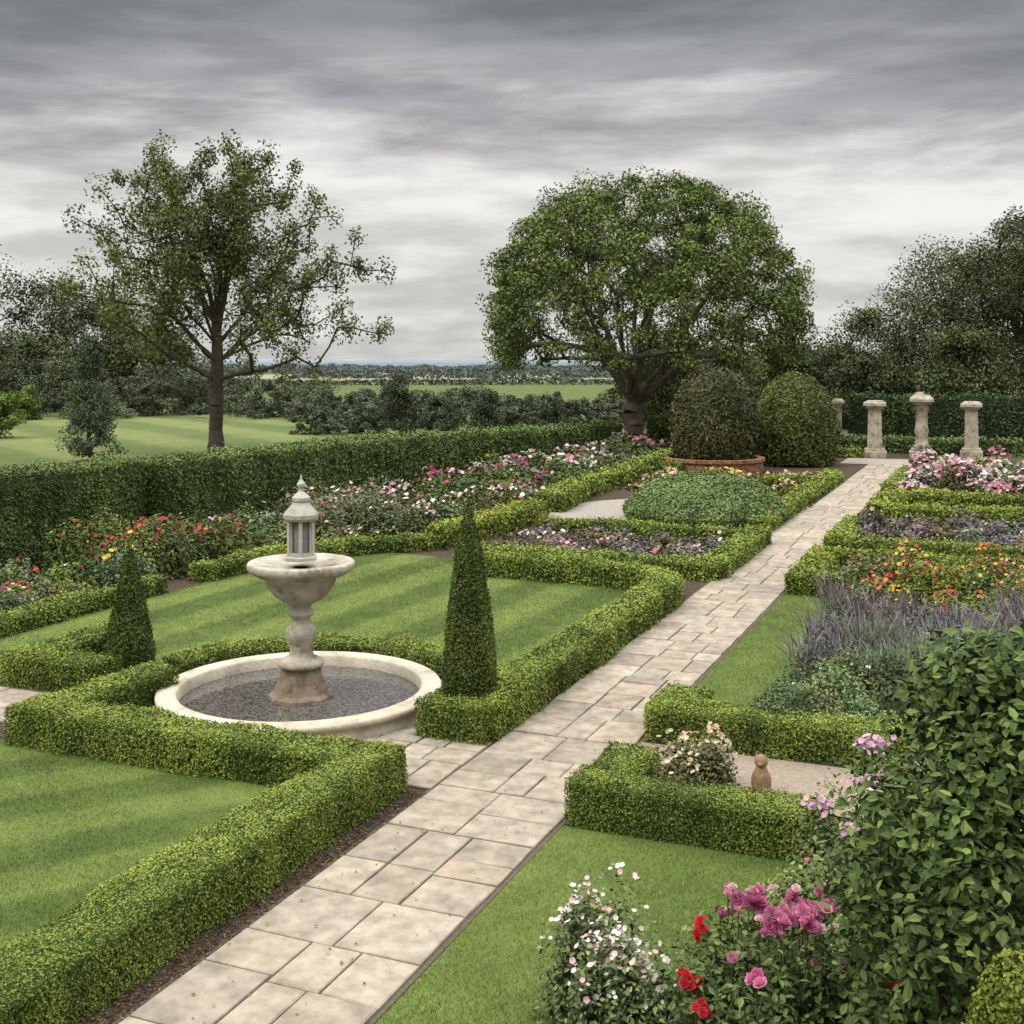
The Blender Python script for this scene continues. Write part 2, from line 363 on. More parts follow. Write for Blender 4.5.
# ------------------------------------------------------------ lathe / box helpers
def lathe(b,cx,cy,prof,col,mi,k=40,ang=0,smooth=True):
    an=np.linspace(0,2*math.pi,k,endpoint=False)+ang; m=len(prof)
    V=np.array([(cx+r*math.cos(a),cy+r*math.sin(a),z) for r,z in prof for a in an])
    F=[(i*k+j,i*k+(j+1)%k,(i+1)*k+(j+1)%k,(i+1)*k+j) for i in range(m-1) for j in range(k)]
    b.add(V,F,col,mi,smooth)
def box(b,cx,cy,z0,z1,w,d,col,mi,taper=1.0,ang=0,bev=.02):
    def ring(z,s): 
        r=[]
        for sx,sy in ((-1,-1),(1,-1),(1,1),(-1,1)):
            x=sx*(w/2*s[0]);y=sy*(d/2*s[1]); r.append((cx+x*math.cos(ang)-y*math.sin(ang),cy+x*math.sin(ang)+y*math.cos(ang),z))
        return r
    bw=(w-2*bev)/w*taper;bd=(d-2*bev)/d*taper
    V=ring(z0,(1,1))+ring(z1-bev,(taper,taper))+ring(z1,(bw,bd))
    F=[(i*4+j,i*4+(j+1)%4,(i+1)*4+(j+1)%4,(i+1)*4+j) for i in range(2) for j in range(4)]+[(8,9,10,11),(3,2,1,0)]
    b.add(V,F,col,mi)
# ------------------------------------------------------------ trees
def tube(b,p0,p1,r0,r1,col,k=7):
    d=p1-p0; L=np.linalg.norm(d)
    if L<1e-4: return
    d=d/L; t=np.cross(d,[0,0,1.0] if abs(d[2])<.9 else [1.0,0,0]); t/=np.linalg.norm(t); u=np.cross(d,t)
    an=np.linspace(0,2*math.pi,k,endpoint=False); ci=np.cos(an)[:,None]*t+np.sin(an)[:,None]*u
    V=np.concatenate([p0+ci*r0,p1+ci*r1]); F=[(j,(j+1)%k,k+(j+1)%k,k+j) for j in range(k)]
    b.add(V,F,col,BARK,True)
def tree(b,base,forkz,targets,trunk_r,bark=(.075,.06,.045),tipr=.03,step=.7,pen=.45,lean=(0,0),expo=2.3,wob=.08,mains=(),mstart=None,mbow=.14):
    base=np.array(base,float); nodes=[base]; par=[-1]; nt=6
    for i in range(1,nt+1):
        f=i/nt; nodes.append(base+np.array([lean[0]*f+rng.normal(0,.03),lean[1]*f+rng.normal(0,.03),forkz*f])); par.append(len(nodes)-2)
    fk=nodes[-1]; first=nt-1
    tip=[]
    plen=[np.linalg.norm(n-fk) for n in nodes]
    order=np.argsort(np.linalg.norm(targets-fk,axis=1))
    jobs=[(np.array(m,float),True) for m in mains]+[(targets[i],False) for i in order]
    for t,ismain in jobs:
        if ismain:
            P=np.array(nodes[first:]); j=nt
            if mstart is not None: 
                j=int(np.argmin(np.abs(P[:,2]-mstart(t))+3*np.linalg.norm(P[:,:2]-fk[:2],axis=1)))+first
        else:
            P=np.array(nodes[first:]); d=np.linalg.norm(P-t,axis=1); cost=d+pen*np.array(plen[first:])
            cost+=np.where(P[:,2]>t[2]+.3,1.5*(P[:,2]-t[2]),0)
            j=int(np.argmin(cost))+first
        p0=nodes[j]
        pd=p0-nodes[par[j]] if par[j]>=0 else np.array([0,0,1.]); pd=pd/max(np.linalg.norm(pd),1e-6)
        L=np.linalg.norm(t-p0); c=p0+(t-p0)*.45+np.array([0,0,1.])*L*(mbow if ismain else .08)+(0 if ismain else pd*L*.15)
        n=max(1,int(L/step)); cur=j
        for i in range(1,n+1):
            f=i/n; q=(1-f)**2*p0+2*f*(1-f)*c+f*f*t+ (rng.normal(0,wob,3) if i<n else 0)
            nodes.append(q); par.append(cur); plen.append(plen[cur]+np.linalg.norm(q-nodes[cur])); cur=len(nodes)-1
        tip.append(cur)
    R=np.zeros(len(nodes)); 
    for t in tip: R[t]=max(R[t],tipr**expo)
    acc=R.copy()
    for i in range(len(nodes)-1,0,-1): 
        acc[par[i]]+=acc[i]
    r=acc**(1/expo); sc=trunk_r/r[nt]; r=np.where(r*sc<tipr*.6,tipr*.6,r*sc)
    for i in range(1,len(nodes)):
        p=par[i]; r1=r[i]; r0=min(r[p],r1*1.25) if i>nt else r[i]
        if i==1: r0=trunk_r*1.55
        elif i<=nt: r0=trunk_r*(1.22 if i==2 else 1.03); 
        if i<=nt: r1=trunk_r*(1.22 if i==1 else 1.02)
        tube(b,nodes[p],nodes[i],r0,r1,np.array(bark)*rng.uniform(.85,1.15),10 if i<=nt else (7 if r1>.1 else 5))
def clump(b,c,r,n,s,dark,light,flat=.75,tb=0):
    u=norm(rng.normal(size=(n,3))); rad=rng.random(n)**.45
    pos=c+u*rad[:,None]*np.array([r,r,r*flat])
    pos+= (0.25*r*noise(pos,1.2/r))[:,None]*u
    t=.42+tb+rng.normal(0,.24,n)+.2*noise(pos,.9)
    scat(b,Q1,F1,pos,u*.5+rng.normal(0,.6,(n,3))+np.array([0,0,.3]),s*rng.uniform(.6,1.3,n),mixc(dark,light,t),LEAF)
def bgtree(b,x,y,h,w,dark,light,s,nc=18,nl=130,trunk=True,shape=1.0,zb=.2):
    if trunk: tube(b,np.array([x,y,0.]),np.array([x,y,h*.6]),h*.022,h*.012,(.04,.033,.025))
    for i in range(nc):
        f=rng.uniform(zb,.90); rr=w/2*(math.sin(math.pi*min(1,(f*.8+.2))**shape)**.6)*rng.uniform(.2,.95)
        a=rng.uniform(0,6.28); k=rng.uniform(.75,1.25)
        clump(b,np.array([x+rr*math.cos(a),y+rr*math.sin(a),h*f]),min(w*.26,h*.22)*rng.uniform(.5,1.15),nl,s,np.array(dark)*k,np.array(light)*k,.75,rng.normal(0,.1))

# ============================================================ WORLD / LIGHT
w=bpy.data.worlds.new('World'); S.world=w; w.use_nodes=True; nt=w.node_tree; nt.nodes.clear(); N=nt.nodes.new; L=nt.links.new
out=N('ShaderNodeOutputWorld'); bg=N('ShaderNodeBackground'); bg2=N('ShaderNodeBackground'); ad=N('ShaderNodeAddShader')
SUN_EL=math.radians(50); SUN_AZ=math.radians(-140)
sky=N('ShaderNodeTexSky'); sky.sky_type='NISHITA'; sky.sun_disc=False; sky.sun_elevation=SUN_EL; sky.sun_rotation=SUN_AZ
L(sky.outputs[0],bg2.inputs[0]); bg2.inputs[1].default_value=0.006
tc=N('ShaderNodeTexCoord'); sp=N('ShaderNodeSeparateXYZ'); L(tc.outputs['Generated'],sp.inputs[0])
def math_(op,a,b=None):
    m=N('ShaderNodeMath'); m.operation=op
    if isinstance(a,(int,float)): m.inputs[0].default_value=a
    else: L(a,m.inputs[0])
    if b is not None:
        if isinstance(b,(int,float)): m.inputs[1].default_value=b
        else: L(b,m.inputs[1])
    return m.outputs[0]
zc=math_('MAXIMUM',sp.outputs[2],0.0); zd=math_('ADD',zc,0.42)
cx=math_('DIVIDE',sp.outputs[0],zd); cy=math_('DIVIDE',sp.outputs[1],zd)
cb=N('ShaderNodeCombineXYZ'); L(cx,cb.inputs[0]); L(cy,cb.inputs[1]); L(math_('MULTIPLY',zc,6.5),cb.inputs[2])
mp=N('ShaderNodeMapping'); mp.inputs['Rotation'].default_value=(0,0,-TH); mp.inputs['Scale'].default_value=(1.5,1.9,1.8); mp.inputs['Location'].default_value=(5.3,1.7,0.4)
L(cb.outputs[0],mp.inputs[0])
n1=N('ShaderNodeTexNoise'); n1.inputs['Scale'].default_value=1.25; n1.inputs['Detail'].default_value=8; n1.inputs['Roughness'].default_value=.56; n1.inputs['Distortion'].default_value=.25
L(mp.outputs[0],n1.inputs['Vector'])
rz=N('ShaderNodeValToRGB'); e=rz.color_ramp.elements
L(math_('ADD',zc,math_('MULTIPLY',math_('SUBTRACT',.5,n1.outputs['Fac']),.27)),rz.inputs[0])
stops=[(0,(.66,.65,.635)),(.05,(.67,.66,.64)),(.11,(.76,.745,.715)),(.15,(.74,.72,.695)),(.20,(.36,.36,.365)),(.26,(.24,.245,.255)),(.34,(.185,.19,.20)),(.47,(.6,.6,.6)),(1.0,(1,1,1))]
e[0].position=0; e[0].color=(*stops[0][1],1); e[1].position=1; e[1].color=(*stops[-1][1],1)
for p_,c_ in stops[1:-1]: x=e.new(p_); x.color=(*c_,1)
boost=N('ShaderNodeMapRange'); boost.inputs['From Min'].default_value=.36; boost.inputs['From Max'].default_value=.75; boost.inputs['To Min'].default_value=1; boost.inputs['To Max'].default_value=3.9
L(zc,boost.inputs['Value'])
n3=N('ShaderNodeTexNoise'); n3.inputs['Scale'].default_value=2.1; n3.inputs['Detail'].default_value=7; n3.inputs['Roughness'].default_value=.55
mp2=N('ShaderNodeMapping'); mp2.inputs['Location'].default_value=(7,3,2); L(mp.outputs[0],mp2.inputs[0]); L(mp2.outputs[0],n3.inputs['Vector'])
nm=N('ShaderNodeMapRange'); nm.inputs['From Min'].default_value=.34; nm.inputs['From Max'].default_value=.64; nm.inputs['To Min'].default_value=.78; nm.inputs['To Max'].default_value=1.18
nm.interpolation_type='SMOOTHSTEP'; L(n3.outputs['Fac'],nm.inputs['Value'])
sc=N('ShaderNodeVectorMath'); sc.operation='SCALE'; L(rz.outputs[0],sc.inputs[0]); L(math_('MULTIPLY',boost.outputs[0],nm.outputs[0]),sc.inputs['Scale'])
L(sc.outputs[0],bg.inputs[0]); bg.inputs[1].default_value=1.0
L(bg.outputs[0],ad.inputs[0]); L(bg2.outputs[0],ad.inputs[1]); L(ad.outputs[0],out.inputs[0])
sd=bpy.data.lights.new('sun','SUN'); sd.energy=1.5; sd.angle=math.radians(14); sd.color=(1,.94,.83)
so=bpy.data.objects.new('sun',sd); S.collection.objects.link(so)
dv=Vector((math.sin(SUN_AZ)*math.cos(SUN_EL),math.cos(SUN_AZ)*math.cos(SUN_EL),math.sin(SUN_EL)))
so.rotation_euler=dv.to_track_quat('Z','Y').to_euler(); so.location=(-30,-20,60)
cd=bpy.data.cameras.new('camera'); cd.lens=1180/1024*36; cd.sensor_width=36; cd.shift_y=-150/1024; cd.clip_end=20000; cd.clip_start=.05
co=bpy.data.objects.new('camera',cd); co.location=(0,0,CAMH); co.rotation_euler=(math.pi/2,0,TH); S.collection.objects.link(co); S.camera=co
S.view_settings.view_transform='Standard'; S.view_settings.look='None'; S.view_settings.exposure=0

# ============================================================ GROUND
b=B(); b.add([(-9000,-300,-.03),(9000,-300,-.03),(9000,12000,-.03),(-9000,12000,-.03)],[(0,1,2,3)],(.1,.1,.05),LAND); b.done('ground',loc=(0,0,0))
sheet('flower_bed_soil',-20.5,14,-6,66,0.0,(.075,.055,.038),SOIL)
A38=math.radians(38)
lawn('lawn',-16,-6.2,3,10.6,ang=A38,sw=.62,cell=.08,blades=0,contrast=.9)
lawn('lawn',-10.6,-6.3,6.4,10.6,ang=A38,sw=.62,z=.026,cell=.08,blades=3600,bh=.03,bw=.0028,contrast=.9)
lawn('lawn',-4.0+.06,-1.6,3.0,10.7,ang=0.0,sw=3,cell=.03,blades=5200,bh=.034,bw=.0026,contrast=.25,mask=lambda x,y: x< -2.5+ (y-7.5)*.33+.12*np.sin(y*3))
def circ(x,y): return (x+8.55)**2+(y-13.25)**2>2.35**2
def big(x,y):
    m=((x< -10.4)|(y>15.1))&circ(x,y)&(y>12.9)
    r=1.6; cx0,cy0=-6.2-r,22.6-r
    return m&~((x>cx0)&(y>cy0)&((x-cx0)**2+(y-cy0)**2>r*r))
lawn('lawn',-15.0,-6.2,12.9,24.4,ang=.06,sw=.8,cell=.1,blades=1500,bh=.035,bw=.0045,contrast=1.0,mask=big)
lawn('lawn',-3.94,-2.55,14.0,23.0,ang=.0,sw=1.5,cell=.1,blades=1800,bh=.035,bw=.004,contrast=.3)
lawn('lawn',-3.94,8,26.9,52,ang=.0,sw=1.5,cell=.3,contrast=.3,z=.012)
lawn('lawn',-85,-20.6,10,102,ang=-1.0,sw=3.4,cell=.4,contrast=1.0,z=.0,gd=np.array((.095,.13,.036)),gl=np.array((.19,.22,.07)))
b=B(); slabs(b,-5.55,-4.0,1,54); b.done('stone_path')
b=B(); slabs(b,-10.1,-5.57,11.1,15.0,cut=lambda x,y:(x+8.55)**2+(y-13.25)**2<1.2**2)
slabs(b,-20,-10.12,11.1,12.3); b.done('stone_terrace')
sheet('path_mortar',-5.6,-3.96,1,54,.006,(.10,.085,.06),GRAVEL)
sheet('path_mortar',-20,-5.62,11.1,15.0,.007,(.10,.085,.06),GRAVEL)
sheet('gravel_path',-3.97,6,12.0,13.45,.012,(.26,.21,.16),GRAVEL)
sheet('gravel_path',-6.8,12,53.9,57.2,.012,(.30,.26,.21),GRAVEL)
b=B(); k=64; V=[(-8.5,34.0,.012)]+[(-8.5+4.3*math.cos(2*math.pi*i/k),34.0+4.3*math.sin(2*math.pi*i/k),.012) for i in range(k)]
b.add(V,[(0,1+i,1+(i+1)%k) for i in range(k)],(.27,.245,.21),GRAVEL); b.done('gravel_path')
b=B(); n=7000; yy=rng.uniform(5,14,n); xx=rng.uniform(-5.95,-5.52,n); k=(yy<11)|(yy>12.6); xx=xx[k];yy=yy[k];n=len(xx)
scat(b,Q1,F1,np.column_stack([xx,yy,np.full(n,.014)]),rng.normal(0,.5,(n,3))+np.array([0,0,1]),rng.uniform(.012,.035,n),np.array((.12,.085,.055))*rng.uniform(.4,1.8,(n,1)),SOIL)
n=260; scat(b,Q1,F1,np.column_stack([rng.uniform(-5.6,-4.0,n),rng.uniform(6,24,n),np.full(n,.042)]),rng.normal(0,.2,(n,3))+np.array([0,0,1]),rng.uniform(.015,.035,n),np.array((.14,.12,.04))*rng.uniform(.5,1.5,(n,1)),SOIL)
b.done('mulch')

# ============================================================ HEDGES
hedge('boxwood_hedge',[[(-6.12,4.0),(-6.12,11.0)],[(-10.8,10.75),(-5.85,10.75)],[(-10.45,10.5),(-10.4,12.7)]],w=.62,h=.46)
def arc(cx,cy,r,a0,a1,n=14): return [(cx+r*math.cos(math.radians(a0+(a1-a0)*i/n)),cy+r*math.sin(math.radians(a0+(a1-a0)*i/n))) for i in range(n+1)]
hedge('boxwood_hedge',[arc(-8.55,13.25,2.35,8,172)],w=.5,h=.3)
cor=arc(-7.4,21.05,1.6,0,90)
hedge('boxwood_hedge',[[(-5.85,12.75),(-5.8,21.05)]+cor[1:]+[(-10.6,22.8)],[(-6.5,12.88),(-5.6,12.88)],[(-6.1,13.3),(-6.1,14.0)]],w=.62,h=.47)
hedge('boxwood_hedge',[[(-12.9,12.7),(-11.3,12.7)],[(-12.65,12.5),(-12.65,14.9)]],w=.6,h=.45)
hedge('boxwood_hedge',[[(-15.3,12.0),(-15.3,18.6)]],w=.5,h=.32)
hedge('boxwood_hedge',[[(-15.2,19.8),(-15.0,22.2),(-13.8,24.3),(-12.6,25.6)]],w=.55,h=.35)
hedge('boxwood_hedge',[[(-12.6,25.5),(-12.4,31.5)]],w=.8,h=.5,light=(.25,.285,.045))
hedge('boxwood_hedge',[[(-12.6,33),(-13.2,37.5),(-13.6,51)]],w=.9,h=.55)
hedge('boxwood_hedge',[[(-11.4,24.2),(-5.4,24.2)],[(-5.65,24.2),(-5.65,29.3)],[(-5.4,29.2),(-11.4,29.2)]],w=.6,h=.36)
hedge('boxwood_hedge',[[(-6.0,31.2),(-6.0,46)]],w=.6,h=.35)
hedge('boxwood_hedge',[[(-7.8,42.5),(-6.2,42.5)],[(-13,46.3),(-12,46.3)],[(-10.5,57.5),(-6.2,57.5)]],w=.8,h=.4)
hedge('boxwood_hedge',[[(-3.9,10.98),(-1.55,10.98)],[(-3.62,10.8),(-3.62,12.0)]],w=.55,h=.46)
hedge('boxwood_hedge',[[(-3.95,13.8),(-.9,13.8)],[(-3.66,13.7),(-3.66,14.6)]],w=.58,h=.42)
hedge('boxwood_hedge',[[(-3.9,23.3),(-2.4,23.3)],[(-3.6,23.3),(-3.6,26.2)],[(-3.9,26.3),(2.5,26.3)],[(-2.6,24.6),(2.5,24.6)]],w=.6,h=.42,light=(.25,.29,.045))
hedge('boxwood_hedge',[[(-3.8,28.2),(3,28.2)],[(-3.6,28.2),(-3.6,32)]],w=.6,h=.42)
hedge('boxwood_hedge',[[(-3.2,34.5),(4,34.5)],[(-3.2,38.3),(4,38.3)],[(-3.2,34.5),(-3.2,38.3)]],w=.8,h=.5,light=(.25,.29,.045))
hedge('boxwood_hedge',[[(-3.6,47.5),(5,47.5)],[(-3.3,40),(-3.3,47)],[(-3.6,51),(6,51)]],w=.8,h=.5)
hedge('boxwood_hedge',[[(-9,61.5),(8,61.5)]],w=1.2,h=.7,dark=TALLD,light=TALLL)
hedge('tall_hedge',[[(-19.9,8),(-19.9,22.9)]],w=1.5,h=2.12,dark=TALLD,light=TALLL,lump=.05)
b=B(); hedge_run(b,[(-19.6,23.15),(-19.4,34.9)],1.6,2.05,1.95,TALLD,TALLL,lump=.05); b.done('tall_hedge')
b=B(); hedge_run(b,[(-19.45,35.15),(-19.0,58.5)],1.5,1.95,1.25,TALLD,TALLL,lump=.05); b.done('tall_hedge')
b=B(); hedge_run(b,[(-18.5,64.5),(-15.2,66)],1.6,1.35,1.6,YEWD,TALLL,lump=.06); b.done('tall_hedge')
b=B(); hedge_run(b,[(-8,68),(12,68)],1.6,2.6,2.6,YEWD,YEWL,lump=.1); b.done('tall_hedge')

# ============================================================ TOPIARY
def conef(R): return lambda z: R*max(0.02,(1-z)**.72)*(0.88+.12*min(1,z*6)) if z>.06 else R*(.76+z*1.8)
b=B(); topiary(b,-6.1,13.2,.3,2.5,conef(.37),(.026,.042,.010),(.13,.165,.03),.032,1.7,.022); b.done('conical_topiary')
b=B(); topiary(b,-11.9,13.85,.0,1.85,conef(.38),(.026,.044,.010),(.13,.17,.03),.036,1.7,.022); b.done('conical_topiary')
def egg(R): return lambda z: R*(max(0.0,1-z**3.2))**.5*(.86+.14*math.sin(min(1,z*2.2)*math.pi/2))+.01
b=B(); topiary(b,-11.26,48.8,.3,3.95,egg(1.82),(.034,.040,.016),(.125,.125,.045),.12,1.7,.08); b.done('dome_topiary')
b=B(); topiary(b,-8.5,52.5,.1,3.85,egg(1.8),(.04,.058,.015),(.17,.195,.045),.12,1.7,.08); b.done('dome_topiary')
b=B(); topiary(b,-9.5,58.0,.1,3.5,egg(1.5),(.04,.055,.012),(.18,.20,.04),.14,1.7,.08); b.done('dome_topiary')
b=B(); lathe(b,-11.26,48.6,[(2.08,0),(2.08,.40),(2.14,.42),(2.14,.55),(1.85,.55),(1.85,.3),(0.1,.3)],(1,1,1),BRICK,48,smooth=False); b.done('brick_planter')
b=B(); topiary(b,-7.95,33.3,0,1.3,lambda z:2.35*(max(0,1-z**1.9))**.5*(.9+.1*min(1,z*5))+.01,(.055,.090,.026),(.215,.285,.095),.075,1.8,.06,.08); b.done('round_shrub')

# ============================================================ BEDS
DG=(.042,.060,.020); LG=(.145,.185,.058); GY=(.065,.062,.042); GYL=(.17,.165,.115)
bed('rose_bed',-11.1,-6.2,24.6,28.9,.28,GY,GYL,[LPINK,WHITE,PINK],fd=1.3,clump=.5,pr=.33)
bed('flower_border',-18.9,-15.5,12,18.5,.5,DG,LG,[WHITE,LPINK,PINK,RED],fd=3,clump=.5,step=.6)
bed('rose_bed',-18.2,-15.9,18.6,22.6,.9,DG,LG,[RED,YEL,ORG,RED,PINK,YEL],fd=16,pr=.55,step=.75,clump=.2)
bed('flower_border',-18.8,-13.3,22.8,30,.65,DG,LG,[LPINK,PINK,WHITE,MAG,LPINK],fd=6,clump=.5,step=.75,pr=.5,mask=lambda x,y:x< -15.2+max(0,(y-22.8))*.33)
b=B(); 
for i in range(20): mound(b,-15.6+rng.normal(0,.8),26.8+rng.normal(0,.8),.65,rng.uniform(.9,1.35),(.05,.06,.025),(.19,.22,.095),.08,800)
p=np.column_stack([-15.6+rng.normal(0,.9,80),26.6+rng.normal(0,.9,80),rng.uniform(.8,1.3,80)]); blooms(b,p,.11,bloomcols(80,[LPINK,PINK,WHITE])); b.done('rose_bush')
bed('flower_border',-18.4,-13.2,30,44,.8,DG,LG,[LPINK,WHITE,MAG,PINK,LPINK,WHITE],fd=9,clump=.5,step=1.0,pr=.65)
bed('flower_border',-18.4,-14.2,44,58,.75,DG,LG,[LPINK,PINK,WHITE],fd=9,clump=.5,step=1.2,pr=.75)
bed('flower_border',-12.2,-6.6,39.8,45.6,.28,(.05,.06,.02),(.18,.195,.05),[LPINK,PEACH,YEL,ORG],fd=5,clump=.5,step=.7,pr=.45,fsz=.8)
bed('flower_border',-14.5,-12.9,29.8,33,.5,(.06,.07,.015),(.21,.24,.045),[YEL,WHITE],fd=2,step=.7,pr=.4)
bed('shrub_border',-2.65,0.8,14.15,16.1,.55,(.04,.06,.022),(.165,.215,.07),[WHITE],fd=.3,step=.42,pr=.38)
b=B(); 
for i in range(90): mound(b,rng.uniform(-2.6,.8),rng.uniform(16.3,19.7),.32,rng.uniform(.45,.85),(.06,.07,.045),(.16,.175,.12),.045,360)
spikes(b,-2.7,.9,16.3,19.8,4400,.84,(.08,.095,.055),(.16,.14,.15),w=.007); b.done('lavender_bed')
b=B()
for i in range(34): mound(b,rng.uniform(-1.9,1.0),rng.uniform(15.8,17.2),.3,rng.uniform(.35,.6),(.06,.09,.04),(.18,.235,.12),.045,330)
spikes(b,-1.9,1.0,15.8,17.3,6500,.72,(.10,.145,.06),(.18,.225,.13),w=.007); b.done('catmint_clump')
bed('rose_bed',-2.3,2.6,20,23.6,.8,(.05,.07,.018),(.19,.215,.05),[RED,YEL,ORG,PINK,YEL,PEACH,RED],fd=16,step=.55,pr=.42,clump=.2,fsz=1.0)
bed('flower_border',-3.1,2.4,24.9,26.0,.4,DG,LG,[YEL,RED],fd=3,step=.5,clump=.3)
bed('lavender_bed',-3.3,3,28.5,33,.55,GY,GYL,[LIL,LPINK],fd=2.5,clump=.5,step=.6,pr=.4)
bed('rose_bed',-3.0,4,40,46.8,1.0,(.06,.06,.035),(.16,.16,.09),[LPINK,PINK,WHITE,LPINK],fd=26,step=.85,pr=.55,clump=.12,fsz=1.0)
def bush(name,cx,cy,r,h,nl,ls,dark,light,pal,nf,fs,T=RT,F=RF,z0=0,sub=9,extra=None):
    b=B(); cs=[]
    for i in range(sub):
        a=rng.uniform(0,6.28); q=math.sqrt(rng.random())*r*.75; x=cx+q*math.cos(a); y=cy+q*math.sin(a); hh=h*rng.uniform(.6,1.08); rr=r*rng.uniform(.35,.6); k=rng.uniform(.7,1.35)
        cs.append((x,y,hh,rr)); mound(b,x,y,rr,hh,np.array(dark)*k,np.array(light)*k,ls,nl//sub,z0,Q2,F2)
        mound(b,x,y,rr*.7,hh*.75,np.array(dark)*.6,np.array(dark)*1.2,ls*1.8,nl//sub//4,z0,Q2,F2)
        tube(b,np.array([cx,cy,0.]),np.array([x,y,z0+hh*.7]),.012,.006,(.06,.06,.03),5)
    if nf:
        idx=rng.integers(0,sub,nf); c=np.array(cs)[idx]; a=rng.uniform(0,6.28,nf); q=np.sqrt(rng.random(nf))*.9
        pos=np.column_stack([c[:,0]+c[:,3]*q*np.cos(a),c[:,1]+c[:,3]*q*np.sin(a),z0+c[:,2]*np.sqrt(1-q*q*.85)+.02])
        blooms(b,pos,fs,bloomcols(nf,pal),T,F)
    if extra: extra(b)
    return b.done(name)
def cluster(b,x,y,z,r,n,fs,pal,T=RT,F=RF):
    p=np.column_stack([rng.normal(x,r*.5,n),rng.normal(y,r*.5,n),z+rng.normal(0,r*.25,n)]); blooms(b,p,fs,bloomcols(n,pal),T,F)
    m=60+int(500*r); q=np.column_stack([rng.normal(x,r*.8+.05,m),rng.normal(y,r*.8+.05,m),z-.07-np.abs(rng.normal(0,.17,m))])
    k=rng.uniform(.7,1.2,(m,1)); scat(b,Q2,F2,q,rng.normal(0,.5,(m,3))+np.array([0,0,.6]),.055*rng.uniform(.6,1.2,m),mixc((.035,.055,.018),(.15,.195,.06),.45+rng.normal(0,.3,m))*k,LEAF)
    for t in p[::4]: tube(b,np.array([t[0],t[1],t[2]-.35]),t-np.array([0,0,.02]),.005,.004,(.07,.09,.03),5)
RD=(.042,.066,.022); RL=(.18,.235,.07)
bush('rose_bush',-2.95,12.1,.5,.72,3400,.04,(.06,.065,.025),(.20,.205,.075),[PEACH,(.55,.45,.3),(.55,.48,.32)],130,.05,T5,F5)
bush('shrub_rose',-2.35,7.6,.52,.98,7000,.040,(.045,.062,.024),(.18,.225,.08),[WHITE,WHITE,LPINK],260,.036,T5,F5,sub=13)
HP=(.56,.19,.32); DP=(.50,.12,.26)
def e1(b):
    for (x,y,z,r,n) in [(-1.45,7.25,1.2,.13,22),(-1.12,7.35,1.18,.17,38),(-1.25,7.0,1.2,.10,14),(-1.62,7.3,1.08,.05,5),(-1.0,6.95,1.26,.08,8),(-1.3,6.6,1.05,.05,4),(-1.5,6.9,1.0,.04,2),(-.75,7.2,1.2,.05,3)]: cluster(b,x,y,z,r,n,.075,[HP,HP,DP,LPINK])
    for (x,y,z,n) in [(-1.74,7.1,1.04,4),(-1.75,6.85,.85,5),(-1.6,6.7,.8,4),(-.55,6.9,1.0,4)]: cluster(b,x,y,z,.07,n,.075,[RED,(.5,.02,.03)])
bush('rose_bush',-1.45,7.2,.6,1.05,9000,.052,RD,RL,[PINK],0,.07,sub=14,extra=e1)
bush('rose_bush',-.9,7.9,.65,1.2,9000,.052,RD,RL,[PINK,HP],16,.07,sub=14)
def e2(b):
    for (x,y,z,r,n) in [(-.98,9.8,1.14,.17,60),(-1.05,10.3,1.30,.16,50),(-.6,9.7,1.12,.15,40),(-1.1,9.2,.98,.07,14),(-1.35,9.6,.98,.10,24)]: cluster(b,x,y,z,r,n,.055,[(.42,.22,.34),(.50,.32,.42),LPINK],T5,F5)
bush('phlox',-.85,9.7,.7,1.08,9000,.05,RD,RL,[LPINK],14,.05,T5,F5,sub=14,extra=e2)
bush('rose_bush',-1.4,5.9,.7,.95,8000,.052,RD,(.15,.20,.06),[PINK],0,.07,sub=13)
bush('shrub',-.7,11.5,.6,.85,6000,.045,(.04,.06,.02),(.18,.225,.065),[WHITE],14,.045,T5,F5,sub=12)
bush('fern_shrub',-1.35,8.9,.55,.75,7000,.045,(.05,.07,.02),(.20,.245,.075),[MAG,WHITE],10,.05,T5,F5,sub=13)
b=B(); C=[]
for i in range(105):
    f=(i+.5)/105; z=.35+2.5*f; rr=.85*math.sin(math.pi*min(1,(f*.74+.22)))**.6; a=rng.uniform(0,6.28); q=rr*rng.random()**.4
    C.append((.0+q*math.cos(a),7.1+q*math.sin(a),z))
C=np.array(C); tree(b,(.0,7.1,0),.4,C,.045,tipr=.006,step=.15,wob=.02)
for c in C:
    k=rng.uniform(.7,1.25); n=230; u=norm(rng.normal(size=(n,3))); pos=c+u*(rng.random(n)**.5*.26)[:,None]
    scat(b,Q2,F2,pos,u*.5+rng.normal(0,.45,(n,3))+np.array([0,-.1,.6]),.070*rng.uniform(.5,1.3,n),mixc(np.array((.028,.052,.015))*k,np.array((.145,.20,.05))*k,.40+rng.normal(0,.3,n)),LEAF)
b.done('leafy_shrub')
b=B(); topiary(b,.05,5.2,0,2.1,lambda z:.23*(max(0,1-z**6))**.5+.01,(.06,.08,.012),(.21,.24,.035),.022,1.6,.04); b.done('columnar_shrub')

